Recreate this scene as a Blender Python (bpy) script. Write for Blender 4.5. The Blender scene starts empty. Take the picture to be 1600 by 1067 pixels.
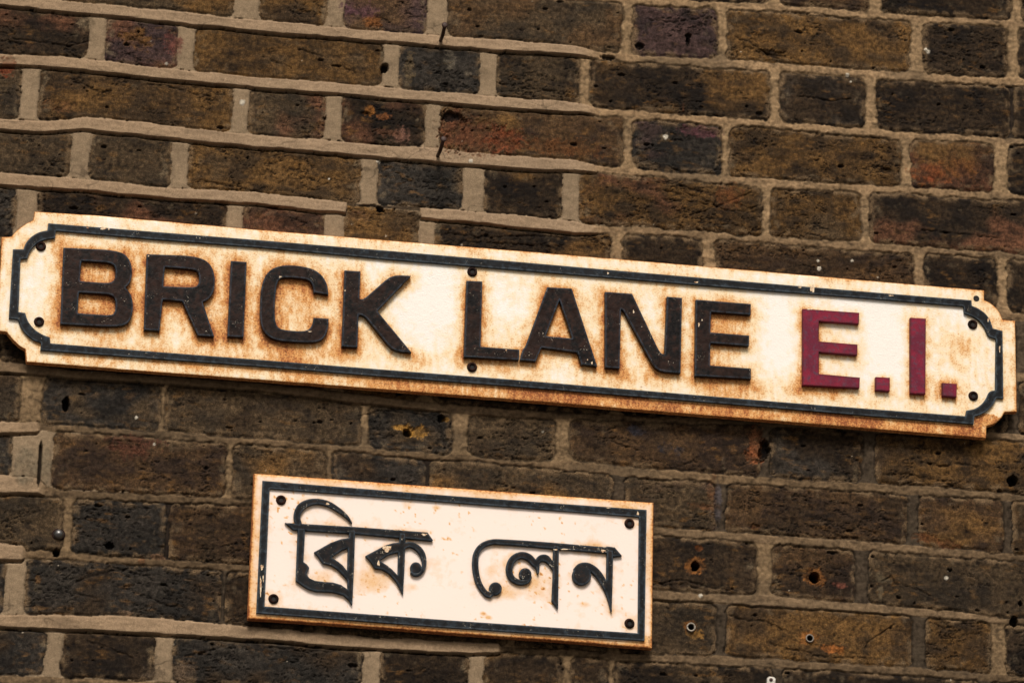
import bpy, math, random
import numpy as np
from mathutils import Matrix, Vector
from mathutils.geometry import delaunay_2d_cdt

random.seed(7)
RNG = np.random.default_rng(11)
SC = bpy.context.scene
COL = SC.collection

# ------------------------------------------------------------------ camera
F_PX, DIST, CAM_H = 7327.9, 5.0107, 1.6
RX, RY, RZ = (math.radians(a) for a in (-18.72, -8.44, 1.68))
def rotm(rx, ry, rz):
    cx, sx, cy, sy, cz, sz = math.cos(rx), math.sin(rx), math.cos(ry), math.sin(ry), math.cos(rz), math.sin(rz)
    X = np.array([[1,0,0],[0,cx,-sx],[0,sx,cx]]); Y = np.array([[cy,0,sy],[0,1,0],[-sy,0,cy]]); Z = np.array([[cz,-sz,0],[sz,cz,0],[0,0,1]])
    return Z @ X @ Y
M = rotm(RX, RY, RZ)                       # wall frame (right, down, into the wall) -> camera frame
def w2b(v): return Vector((v[0], v[2], -v[1]))
cam = bpy.data.cameras.new('camera'); cam_o = bpy.data.objects.new('camera', cam); COL.objects.link(cam_o)
right, down, fwd = w2b(M[0]), w2b(M[1]), w2b(M[2])
R3 = Matrix((right, -down, -fwd)).transposed()
cam_o.matrix_world = Matrix.Translation((0, -DIST, CAM_H)) @ R3.to_4x4()
cam.sensor_width = 36; cam.lens = F_PX / 1600 * 36
cam.clip_start = 0.1; cam.clip_end = 500
cam.dof.use_dof = True; cam.dof.aperture_fstop = 16
SC.camera = cam_o

def wall_pt(u, v, out=0.0):
    """photograph position -> (X, Z) on the plane standing `out` metres in front of the wall"""
    d = M.T @ np.array([(u-800)/F_PX, (v-533.5)/F_PX, 1.0])
    s = (DIST-out)/d[2]
    return d[0]*s, CAM_H - d[1]*s
c0 = wall_pt(1000, 560); cam.dof.focus_distance = (Vector((c0[0], -.02, c0[1])) - cam_o.location).dot(fwd)
def mmpx(): 
    a = wall_pt(700, 500); b = wall_pt(800, 508); return (b[0]-a[0])/100
MPX = mmpx()

# ------------------------------------------------------------------ light
SUN_EL, SUN_AZ = 47.0, -8.0               # high bright overcast, a little from the left
w = bpy.data.worlds.new('World'); SC.world = w; w.use_nodes = True
nt = w.node_tree; bg = nt.nodes['Background']
sky = nt.nodes.new('ShaderNodeTexSky'); sky.sky_type = 'NISHITA'; sky.sun_disc = False
sky.sun_elevation = math.radians(SUN_EL); sky.dust_density = 4; sky.ozone_density = .6; sky.air_density = 1.2
to_sun = Vector((math.sin(math.radians(SUN_AZ))*math.cos(math.radians(SUN_EL)), -math.cos(math.radians(SUN_AZ))*math.cos(math.radians(SUN_EL)), math.sin(math.radians(SUN_EL))))
sky.sun_rotation = math.atan2(to_sun.x, to_sun.y)
hs = nt.nodes.new('ShaderNodeHueSaturation'); hs.inputs['Saturation'].default_value = .22      # thin even cloud over the blue
tn = nt.nodes.new('ShaderNodeMix'); tn.data_type = 'RGBA'; tn.blend_type = 'MULTIPLY'; tn.inputs[0].default_value = 1; tn.inputs[7].default_value = (1, .93, .85, 1)
nt.links.new(sky.outputs[0], hs.inputs['Color']); nt.links.new(hs.outputs[0], tn.inputs[6]); nt.links.new(tn.outputs[2], bg.inputs[0]); bg.inputs[1].default_value = 0.06
sun = bpy.data.lights.new('sun', 'SUN'); sun.energy = 2.5; sun.angle = math.radians(20); sun.color = (1, .91, .82)
so = bpy.data.objects.new('sun', sun); COL.objects.link(so)
so.rotation_euler = to_sun.to_track_quat('Z', 'Y').to_euler(); so.location = (0, -8, 9)
SC.view_settings.view_transform = 'Standard'; SC.view_settings.look = 'None'
SC.view_settings.exposure = 0.31; SC.view_settings.gamma = 1

# ------------------------------------------------------------------ helpers
def lin(c):
    c = np.asarray(c, float)/255
    return np.where(c <= .04045, c/12.92, ((c+.055)/1.055)**2.4)
def tag(o, label=None, cat=None, group=None, kind=None):
    if label: o['label'] = label
    if cat: o['category'] = cat
    if group: o['group'] = group
    if kind: o['kind'] = kind
    return o
def empty(name, loc):
    o = bpy.data.objects.new(name, None); COL.objects.link(o); o.location = loc; o.empty_display_size = .05; return o
def link_mesh(name, me, mat, parent=None):
    o = bpy.data.objects.new(name, me); COL.objects.link(o)
    if mat: me.materials.append(mat)
    if parent: 
        o.parent = parent; o.matrix_parent_inverse = Matrix.Translation(-parent.location)
    return o

TAB = RNG.random((1024, 1024)).astype(np.float32)*2*np.pi
GX, GY = np.cos(TAB), np.sin(TAB)
def perlin(x, y):
    xi = np.floor(x).astype(np.int32); yi = np.floor(y).astype(np.int32)
    xf = (x-xi).astype(np.float32); yf = (y-yi).astype(np.float32)
    a = xi & 1023; b = yi & 1023; a1 = (a+1) & 1023; b1 = (b+1) & 1023
    su = xf*xf*xf*(xf*(xf*6-15)+10); sv = yf*yf*yf*(yf*(yf*6-15)+10)
    n00 = GX[a, b]*xf + GY[a, b]*yf;         n10 = GX[a1, b]*(xf-1) + GY[a1, b]*yf
    n01 = GX[a, b1]*xf + GY[a, b1]*(yf-1);   n11 = GX[a1, b1]*(xf-1) + GY[a1, b1]*(yf-1)
    p = n00 + su*(n10-n00); q = n01 + su*(n11-n01)
    return (p + sv*(q-p))*1.5
def fbm(x, y, size, octs=3, seed=0, gain=.5, ax=1.0):
    """size in metres of the largest feature; ax > 1 stretches it along x"""
    s = 0; amp = 1.0; tot = 0; f = 1/size
    for i in range(octs):
        s = s + amp*perlin(x*f/ax + 37.7*seed + 11.3*i, y*f + 91.1*seed + 5.9*i); tot += amp; amp *= gain; f *= 2.03
    return s/tot
def sstep(a, b, x):
    t = np.clip((x-a)/(b-a), 0, 1); return t*t*(3-2*t)

# ------------------------------------------------------------------ traced masonry
# bed joints: (u, v centre, half thickness, raised 0..1, tone 0 dirty .. 1 pale), photograph positions
BEDS = [
 [(-100,-70,7,0,.6),(700,-18,7,0,.6),(925,-4,7,0,.6),(1030,4,7,0,.7),(1200,12,7,0,.7),(1364,25,7,0,.7),(1600,39,6,0,.6)],
 [(0,1,9.5,1,.8),(164,17,9.5,1,.85),(328,34,9.5,1,.85),(400,41,10,1,.85),(597,58,9,1,.85),(695,66,9,1,.85),(800,73,9.5,1,.9),(898,80,8,1,.9),(915,82,7.5,.7,.9),(936,87,7,0,.8),(964,90,7,0,.7),(1062,96,8,0,.75),(1200,104,8,0,.8),(1397,119,7.5,0,.8),(1600,130,7,0,.7)],
 [(0,93,9,1,.7),(131,102,10,1,.75),(262,117,9.5,1,.8),(400,130,9,1,.85),(564,143,9.5,1,.9),(663,151,9.5,1,.9),(800,163,9.5,1,.9),(898,169,8.5,1,.9),(918,172,7.5,.7,.9),(938,175,7,0,.8),(964,176,7,0,.7),(1062,185,8,0,.7),(1200,194,7.5,0,.75),(1397,211,7.5,0,.75),(1600,222,6.5,0,.6)],
 [(0,196,9.5,1,.75),(70,199,9,1,.75),(131,194,10,1,.8),(230,203,11,1,.8),(328,215,10,1,.85),(400,221,10,1,.9),(564,235,10.5,1,.9),(695,245,12,1,.95),(800,255,10.5,1,.95),(898,259,9,1,.95),(922,263,7.5,.7,.95),(944,266,7,0,.7),(997,269,7,0,.7),(1128,281,8,0,.6),(1200,287,8,0,.65),(1364,295,7,0,.65),(1600,309,6.5,0,.6)],
 [(0,281,10,1,.7),(131,290,10,1,.8),(262,303,8.5,1,.85),(400,311,10,1,.9),(541,326,9.5,1,.9),(542.5,320,2.5,0,0),(655,326,2.5,0,0),(657,333,8.5,1,.9),(800,346,10.5,1,.9),(898,356,10,1,.9),(924,359,8,.7,.9),(944,359,6.5,0,.6),(997,361,7,0,.5),(1095,367,7,0,.5),(1200,375,7,0,.55),(1364,386,7,0,.5),(1600,401,6,0,.45)],
 [(0,378,9,0,.5),(1480,487,7,0,.5),(1600,496,7,0,.5)],
 [(0,476,9,0,.4),(1600,590,7,0,.4)],
 [(0,573,9,.6,.35),(100,583,8,.6,.3),(250,593,7,.6,.3),(400,604,7,.5,.3),(575,624,8,.5,.3),(700,638,7,.3,.35),(800,645,7,.3,.35),(900,650,6,0,.25),(1200,660,6,0,.3),(1540,679,6,.3,.45),(1600,685,6,.3,.45)],
 [(0,669,9.5,1,.6),(58,668,9,.8,.6),(66,668,5,0,.3),(88,669,6,0,.5),(150,673,6,0,.5),(250,679,6,0,.45),(400,690,6,0,.5),(550,701,5,0,.5),(650,711,6,0,.45),(750,718,5,0,.4),(800,723,5,0,.4),(900,728,8,0,.65),(1000,738,9,0,.65),(1100,745,8,0,.6),(1200,752,7,0,.55),(1400,764,8,0,.45),(1600,777,7,0,.5)],
 [(0,757,14,1,.75),(60,760,12,1,.7),(72,768,8,.2,.5),(100,772,7,0,.35),(200,777,7,0,.35),(300,780,6.5,0,.35),(400,785,5,0,.35),(800,812,6,0,.4),(1022,829,7,.2,.4),(1150,839,7.5,.2,.55),(1275,847,7.5,.2,.6),(1400,856,7.5,.2,.55),(1600,873,6.5,0,.4)],
 [(0,863,13,1,.7),(34,864,12,1,.7),(42,865,7,0,.5),(62,866,8,0,.5),(150,872,6,0,.5),(300,882,6,0,.3),(388,887,6,0,.4),(800,914,6,0,.4),(1022,929,8,.3,.4),(1100,934,8,.3,.5),(1200,939,8.5,.3,.55),(1300,946,7.5,.3,.55),(1400,953,7,.3,.55),(1560,968,6,.3,.55),(1575,970,4,0,.3),(1600,972,5,0,.3)],
 [(0,970,10,1,.65),(150,974,12,1,.7),(250,979,12,1,.75),(400,990,10,1,.75),(575,1005,9,1,.75),(720,1012,9,1,.75),(778,1013,8,1,.75),(784,1014,5,0,.3),(895,1019,6,0,.3),(1000,1028,7,.2,.4),(1150,1034,8,.2,.45),(1275,1040,7,.2,.4),(1400,1047,7,.2,.4),(1600,1062,6,0,.35)],
 [(0,1062,8,0,.6),(300,1076,8,0,.6),(1000,1118,7,0,.4),(1600,1152,7,0,.4)],
]
# rows between the joints: perpends (u, half width, kind) and the tones of the bricks between them. kind S smooth pale, O old sandy, D dirty, N hairline
ROWS = {
 0: ([(60,9,'O'),(210,9,'O'),(540,9,'O'),(700,9,'O'),(1060,9,'O'),(1210,9,'O'),(1368,10,'O'),(1588,9,'O')], ['g','y','k','m','g','k','m','k','k']),
 1: ([(60,13,'S'),(386,20,'S'),(525,13,'S'),(683,17,'S'),(980,9,'O'),(1129,8.5,'O'),(1432,11,'O'),(1583,10,'O')], ['k','gy','yk','pm','gm','p','yk','k','k']),
 2: ([(151,13,'S'),(291,13,'S'),(611,13,'S'),(763,13,'S'),(914,9,'O'),(1211,8,'O'),(1361,9,'O'),(1581,3,'N')], ['kr','pr','yg','b','gy','ky','kb','k','k']),
 3: ([(47,14,'S'),(376,13,'S'),(521,13,'S'),(677,12,'S'),(982,8,'O'),(1134,7,'O'),(1416,8.5,'O'),(1564,12,'O')], ['g','yk','gr','kr','my','bp','yk','ry','k']),
 4: ([(126,15,'S'),(281,13,'S'),(577,13,'S'),(740,17,'S'),(892,13,'S'),(1198,7,'O'),(1352,8,'O'),(1665,8,'O')], ['gk','g','yg','bg','ky','yr','yg','kr','k']),
 5: ([(41,16,'S'),(366,12,'S'),(521,15,'S'),(667,12,'S'),(963,10,'O'),(1108,10,'O'),(1436,9,'O'),(1566,9,'O')], ['bk','kr','rk','y','ky','k','mk','k','k']),
 6: ([(126,12,'O'),(281,10,'O'),(577,10,'O'),(740,10,'O'),(892,10,'O'),(1198,7,'O'),(1352,8,'O'),(1596,8,'D')], ['g','g','g','b','k','y','y','k','k']),
 7: ([(-10,10,'O'),(366,12,'O'),(521,15,'O'),(667,12,'O'),(963,10,'O'),(1108,10,'O'),(1436,9,'O'),(1584,9,'D')], ['k','k','r','y','k','k','m','k','k']),
 8: ([(50,18,'O'),(255,4,'O'),(571,6,'O'),(720,13,'O'),(880,12,'O'),(1196,8,'D'),(1357,10,'D'),(1680,9,'D')], ['gk','bg','gk','bg','gk','mk','kb','yk','k']),
 9: ([(50,30,'S'),(358,5,'O'),(514,5,'O'),(668,2.5,'N'),(968,9,'D'),(1127,8,'D'),(1427,9,'D'),(1575,7,'D')], ['b','mg','gy','bk','gy','gp','mk','my','yk']),
 10: ([(106,7,'O'),(262,2.5,'N'),(575,8,'O'),(720,8,'O'),(890,8,'O'),(1195,12,'O'),(1347,11,'D'),(1670,8,'D')], ['gk','b','mk','g','g','k','mk','gk','kg']),
 11: ([(24,15,'S'),(349,3.5,'D'),(500,8,'O'),(800,8,'O'),(960,8,'O'),(1127,9,'D'),(1436,11,'D'),(1561,12,'O')], ['b','bk','k','g','g','gk','yk','yk','k']),
 12: ([(84,12,'S'),(256,13,'S'),(580,13,'S'),(744,11,'S'),(886,7,'O'),(955,4,'O'),(1215,8,'D'),(1540,8,'D')], ['bk','k','bk','kb','ky','k','kg','k','k']),
}
PAL = {  # main colour, second colour (as seen; turned to albedo below)
 'y': ((108,80,45),(62,48,32)), 'g': ((88,72,52),(58,49,38)), 'k': ((66,52,37),(38,31,25)), 'b': ((68,62,55),(45,42,38)),
 'p': ((86,66,62),(58,46,46)), 'r': ((104,70,50),(64,47,36)), 'm': ((90,68,45),(56,43,33)), 'o': ((134,84,48),(88,58,38)),
}
ALB = 0.69
def joints_world():
    out = []
    for b in BEDS:
        P = [(*wall_pt(u, v), h*MPX, r, t) for u, v, h, r, t in b]
        out.append(np.array(P))
    return out
JW = joints_world()

# ------------------------------------------------------------------ height field of the wall
corners = [wall_pt(u, v) for u, v in ((0,0),(1600,0),(0,1067),(1600,1067))]
XMIN, XMAX = min(c[0] for c in corners)-.02, max(c[0] for c in corners)+.02
ZMIN, ZMAX = min(c[1] for c in corners)-.02, max(c[1] for c in corners)+.02
ST = 0.00105
def axis(lo, hi, pad, step2):
    a = np.arange(lo, hi, ST)
    return np.concatenate([np.arange(lo-pad, lo-step2*.5, step2), a, np.arange(a[-1]+step2, hi+pad, step2)])
xs = axis(XMIN, XMAX, .85, .0038); zs = axis(ZMIN, ZMAX, .50, .0038)
NX, NZ = len(xs), len(zs)
X, Z = np.meshgrid(xs, zs)                 # (NZ, NX)
print('wall grid', NX, NZ, NX*NZ, 'x', XMIN, XMAX, 'z', ZMIN, ZMAX)

def joint_curves(J):
    o = np.argsort(J[:, 0]); J = J[o]
    zc = np.interp(xs, J[:, 0], J[:, 1])
    wob = 0.0012*fbm(xs, xs*0+J[0, 1]*7, .06, 4, 3)
    return zc + wob, np.interp(xs, J[:, 0], J[:, 2])*(1+.12*np.interp(xs, J[:, 0], J[:, 3]))*(1+.16*fbm(xs, xs*0+J[0, 1]*3, .04, 3, 4)), np.interp(xs, J[:, 0], J[:, 3]), np.interp(xs, J[:, 0], J[:, 4])
JC = [joint_curves(J) for J in JW]
COURSE = .0735
zt = JC[0][0]; zb = JC[-1][0]
up = [(zt*0+zt.mean()+(zt-zt.mean())*max(0, 1-.3*k)+COURSE*k, xs*0+.0052, xs*0, xs*0+.6) for k in range(8, 0, -1)]
dn = [(zb.mean()+(zb-zb.mean())*max(0, 1-.3*k)-COURSE*k, xs*0+.0052, xs*0, xs*0+.45) for k in range(1, 9)]
ALLJ = up + JC + dn
N_UP = len(up)

wx = .0017*fbm(X, Z, .02, 3, 1); wz = .0013*fbm(X, Z, .022, 3, 2, ax=1.6)
Xw = X + wx; Zw = Z + wz
# course index of every vertex: number of joint centres above it
kidx = np.zeros(X.shape, np.int32)
for zc, h, r, t in ALLJ: kidx += (Zw < zc[None, :])
BIG = 9.0
sd_bed = np.full(X.shape, BIG); dz = np.zeros(X.shape); hwb = np.full(X.shape, .005); rib = np.zeros(X.shape); tone = np.zeros(X.shape)
for zc, h, r, t in ALLJ:
    d = Zw - zc[None, :]
    s = np.abs(d) - h[None, :]
    m = s < sd_bed
    sd_bed = np.where(m, s, sd_bed); dz = np.where(m, d, dz)
    hwb = np.where(m, h[None, :], hwb); rib = np.where(m, r[None, :], rib); tone = np.where(m, t[None, :], tone)
sd_p = np.full(X.shape, BIG); pk = np.zeros(X.shape, np.int8); hwp = np.full(X.shape, .005); bid = np.zeros(X.shape, np.int32)
KIND = {'S': 3, 'O': 1, 'D': 2, 'N': 4}
brick_list = []                            # id -> (tone string, random offset, tilt, roughness)
for k in range(len(ALLJ)+1):
    rows = np.where((kidx == k).any(axis=1))[0]
    if len(rows) == 0: continue
    r0, r1 = rows[0], rows[-1]+1
    ridx = k - N_UP                        # row r lies between joints r-1 and r of BEDS
    ps = []
    if ridx in ROWS:
        per, tones = ROWS[ridx]
        vmid = lambda u: (np.interp(u, [p[0] for p in BEDS[ridx-1]], [p[1] for p in BEDS[ridx-1]]) + np.interp(u, [p[0] for p in BEDS[ridx]], [p[1] for p in BEDS[ridx]]))/2 if 0 < ridx < len(BEDS) else (np.interp(u, [p[0] for p in BEDS[0]], [p[1] for p in BEDS[0]])-46)
        for u, h, kd in per: ps.append((wall_pt(u, vmid(u))[0], h*MPX, KIND[kd]))
        tones = list(tones)
    else:
        x = xs[0]-.1 + (k % 2)*.165; i = k % 2; tones = []
        while x < xs[-1]:
            x += (.2275 if i % 2 else .1115) + random.uniform(-.004, .004); i += 1
            ps.append((x, .0045, 1))
        tones = [random.choice(['y','k','m','g','yk','kb','r']) for _ in range(len(ps)+1)]
    i = 0                                  # carry the bond on past the traced part
    while ps[-1][0] < xs[-1]:
        st = ps[-1][0]-ps[-2][0]; ps.append((ps[-1][0] + (.112 if st > .17 else .229), .005, 1)); tones.append(random.choice('ykmgk'))
    while ps[0][0] > xs[0]:
        st = ps[1][0]-ps[0][0]; ps.insert(0, (ps[0][0] - (.112 if st > .17 else .229), .006, 1)); tones.insert(0, random.choice('ykgmb'))
    base = len(brick_list)
    for t in tones: brick_list.append((t, random.uniform(-.0010, .0009), random.uniform(-.006, .006), random.random()))
    px = np.array([p[0] for p in ps]); ph = np.array([p[1] for p in ps]); pkk = np.array([p[2] for p in ps])
    sub = (slice(r0, r1), slice(None)); msk = kidx[sub] == k
    xx = Xw[sub] + .0012*perlin(Z[sub]/.03+k*7.1, X[sub]/.2)
    cell = np.searchsorted(px, xx.ravel()).reshape(xx.shape)
    best = np.full(xx.shape, BIG); bk = np.zeros(xx.shape, np.int8); bh = np.full(xx.shape, .005)
    for side in (-1, 0):
        j = np.clip(cell+side, 0, len(px)-1)
        s = np.abs(xx-px[j]) - ph[j]
        m = s < best; best = np.where(m, s, best); bk = np.where(m, pkk[j], bk); bh = np.where(m, ph[j], bh)
    sd_p[sub] = np.where(msk, best, sd_p[sub]); pk[sub] = np.where(msk, bk, pk[sub]); hwp[sub] = np.where(msk, bh, hwp[sub])
    bid[sub] = np.where(msk, base+np.clip(cell, 0, len(tones)-1), bid[sub])

# rounded brick outlines with ragged arrises
n_midr = fbm(X, Z, .010, 3, 50)
rag = .0012*fbm(X, Z, .009, 3, 5) + .0010*fbm(X, Z, .035, 2, 6)
r_c = .0075
sd = r_c - np.hypot(np.maximum(r_c-sd_bed, 0), np.maximum(r_c-sd_p, 0))
sd = np.where((sd_bed > r_c) & (sd_p > r_c), np.minimum(sd_bed, sd_p), sd)
in_rib = (sd_bed < 0) & (rib > .35)
sd = np.where(in_rib, sd_bed + .0015*n_midr + .0006*rag/.002, sd + rag*np.where(rib > .5, .9, 1.9))
is_brick = sd > 0

A = np.array
T = [b[0] for b in brick_list]
off = A([b[1] for b in brick_list])[bid]; tilt = A([b[2] for b in brick_list])[bid]; rough = A([b[3] for b in brick_list])[bid]
n_lo = fbm(X, Z, .045, 3, 7, ax=1.5); n_mid = fbm(X, Z, .012, 3, 8, ax=1.4); n_hi = fbm(X, Z, .0045, 2, 9); n_st = fbm(X+.02*n_lo, Z+.05*X*0+.006*n_lo, .006, 3, 10, ax=4.5)
# ---- brick surface
crease = 1-np.abs(fbm(X+.006*n_mid, Z+.008*n_lo+.12*(X-XMIN)*np.sin(bid*2.4), .011, 4, 12, ax=3.6, gain=.6))*2.2
cr_m = sstep(.90, .985, crease)*sstep(.0, .30, fbm(X, Z, .05, 3, 51)*1.6+rough*.9-.52)
hb = off + tilt*(X-np.floor(X/.2)*.2-.1)*.12 + .0010*n_lo + .0010*n_mid + .00050*n_hi + .00050*n_st*(.3+rough*1.3) - .0015*cr_m
edge = sstep(0, .0035, sd)
hb = hb - .0017*(1-edge)
# ---- mortar surface
core = sstep(-.0002, .0026, -sd + .0016*n_mid)
hb_old = -.0020 + .0019*core + .0009*n_mid + .0005*n_hi + .0006*n_st
t_r = np.clip(dz/np.maximum(hwb, 1e-4), -1, 1)          # +1 top edge, -1 bottom edge of a bed joint
prof = .0002 + .0018*sstep(1.02, .70, t_r) + .0013*(.5-.5*t_r) + .0010*n_lo + .0004*n_st
prof = prof*sstep(1.02, .80, t_r)*sstep(-1.02, -.78, t_r) + (-.0004)*(1-sstep(1.02, .80, t_r)) - .0036*(1-sstep(-1.02, -.80, t_r))
h_rib = prof + .0007*n_mid + .00030*n_hi + .0003*n_st
h_bed = np.where(rib > .35, h_rib*rib + hb_old*(1-rib), hb_old*(1-rib)+h_rib*rib)
h_S = .0012*sstep(0, .0022, -sd_p+.001*n_mid) - .0004 + .0009*n_lo + .0005*n_mid + .0002*n_hi
h_p = np.where(pk == 3, h_S, np.where(pk == 4, -.0022 + .0005*n_mid, hb_old))
hm = np.where(sd_bed < np.where(rib > .35, 0, -.0003), h_bed, h_p)
H = np.where(is_brick, hb, hm)
# deep line under a raised bed joint (its overhanging lower edge)
below = (rib > .35) & (dz < 0) & (sd_bed > -.0002) & (sd_bed < .0030)
H = H - np.where(below, .0034*rib*sstep(.0030, .0006, sd_bed)*(.55+.9*np.clip(fbm(X, Z, .03, 2, 14)+.5, 0, 1)), 0)
# ---- colour
NB = len(brick_list)
c1 = np.zeros((NB, 3)); c2 = np.zeros((NB, 3)); c3 = np.zeros((NB, 3))
for i, (t, *_r) in enumerate(brick_list):
    c1[i] = lin(PAL[t[0]][0]); c2[i] = lin(PAL[t[0]][1]); c3[i] = lin(PAL[t[-1]][0])
    j = random.uniform(.88, 1.14); c1[i] *= j; c2[i] *= j; c3[i] *= j
def mix(a, b, t): return a*(1-t[..., None]) + b*t[..., None]
cb = mix(c1[bid], c2[bid], sstep(-.35, .45, n_lo + .6*n_mid + .25*n_st))
cb = mix(cb, c3[bid], sstep(.02, .42, fbm(X+bid*.37, Z, .06, 3, 15, ax=1.3))*.85)
cb = mix(cb, cb*0+lin((34,28,24)), sstep(.15, .6, fbm(X, Z, .02, 3, 16, ax=1.8))*.6)
cb = mix(cb, cb*0+lin((112,84,50)), sstep(.26, .62, fbm(X+bid*.11, Z, .010, 3, 17, ax=2))*.40)
cb = mix(cb, cb*0+lin((22,18,15)), cr_m*.75)
cb = mix(cb, cb*0+lin((118,84,42)), sstep(.10, .42, fbm(X+bid*.21, Z, .0065, 3, 52, ax=2.4))*sstep(-.1, .35, fbm(X+bid*.5, Z, .05, 2, 53))*.45)
cb = cb*np.clip(1+.65*n_hi+.42*n_st+.45*n_mid+.3*n_lo, .2, 2.4)[..., None]
ghost = sstep(.0085, .0005, sd + .003*n_mid)*sstep(-.05, .30, fbm(X, Z, .016, 3, 18)+.08)*np.where((sd_bed < sd_p) & (rib > .35), .30, .72)*1.15
pale = lin((170,146,119)); old_c = lin((172,143,108)); dirty = lin((84,70,54)); grey = lin((112,98,80))
cm = mix(np.broadcast_to(dirty, X.shape+(3,)), np.broadcast_to(old_c, X.shape+(3,)), np.clip(1.3*tone-.08, 0, 1))
cm = mix(cm, cm*0+pale, np.clip(rib*tone, 0, 1))
cpk = np.where((pk == 3)[..., None], lin((160,139,112)), np.where((pk == 1)[..., None], lin((160,134,101)), np.where((pk == 4)[..., None], lin((60,50,42)), lin((92,79,64)))))
onbed = sd_bed < 0
cmm = np.where(onbed[..., None], cm, cpk)
sandy = np.where(onbed, 1-rib, (pk != 3)*1.0)
cmm = cmm*(1 + (.22+.40*sandy)*n_hi + (.16+.40*sandy)*n_mid + .16*n_lo + .12*n_st)[..., None]
cmm = mix(cmm, cmm*0+grey*.8, sstep(.1, .5, fbm(X, Z, .05, 2, 19, ax=2.5))*.5*sandy)
cmm = mix(cmm, cmm*0+lin((50,42,34)), sstep(.22, .55, fbm(X, Z, .008, 3, 20, ax=2.2))*.6*sandy)
cmm = mix(cmm, cmm*.62, sstep(.12, .5, fbm(X, Z, .03, 4, 62, ax=3))*.55*(1-sandy))      # grime on the newer pointing
cmm = cmm*(1-sandy*(1-core)*.55)[..., None]      # crumbled margins of the old pointing, crevice shade put into the colour
low = sstep(wall_pt(800, 640)[1]+.01, wall_pt(800, 640)[1]-.04, Z)
cmm = cmm*(1-low*sandy*.30)[..., None]
fine_crack = sstep(.955, .99, 1-np.abs(fbm(X, Z, .03, 2, 22, ax=1.5))*1.6)*sstep(.1, .3, fbm(X, Z, .08, 2, 23))
cmm = mix(cmm, cmm*0+lin((60,50,40)), fine_crack*.5*(1-sandy))
Lc = np.maximum(cb.mean(-1), .002); cb = cb*((Lc/.044)**.38)[..., None]*np.where(is_brick, .90, 1)[..., None]     # firing contrast: soot-black to bright ochre
smear = sstep(.16, .42, fbm(X, Z, .018, 4, 60, ax=.8))*sstep(.022, .002, sd_p+.006*n_lo)*np.where(pk == 3, .62, .40) + sstep(.30, .50, fbm(X, Z, .014, 4, 61))*sstep(.03, .0, sd)*.35
cb = mix(cb, cb*0+lin((132,116,92)), np.clip(smear, 0, .7)*(.6+.8*n_hi+.3).clip(.1, 1))
Cc = np.where(is_brick[..., None], mix(cb, cb*0+old_c*.55, ghost), cmm)
Cc = mix(Cc, Cc*0+lin((34,28,22)), sstep(.0016, 0, np.abs(sd))*sstep(-.2, .3, n_mid+.05)*.5*np.where(rib > .35, .3, 1))
H = H + np.where(is_brick, ghost*.0007, 0)
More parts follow.
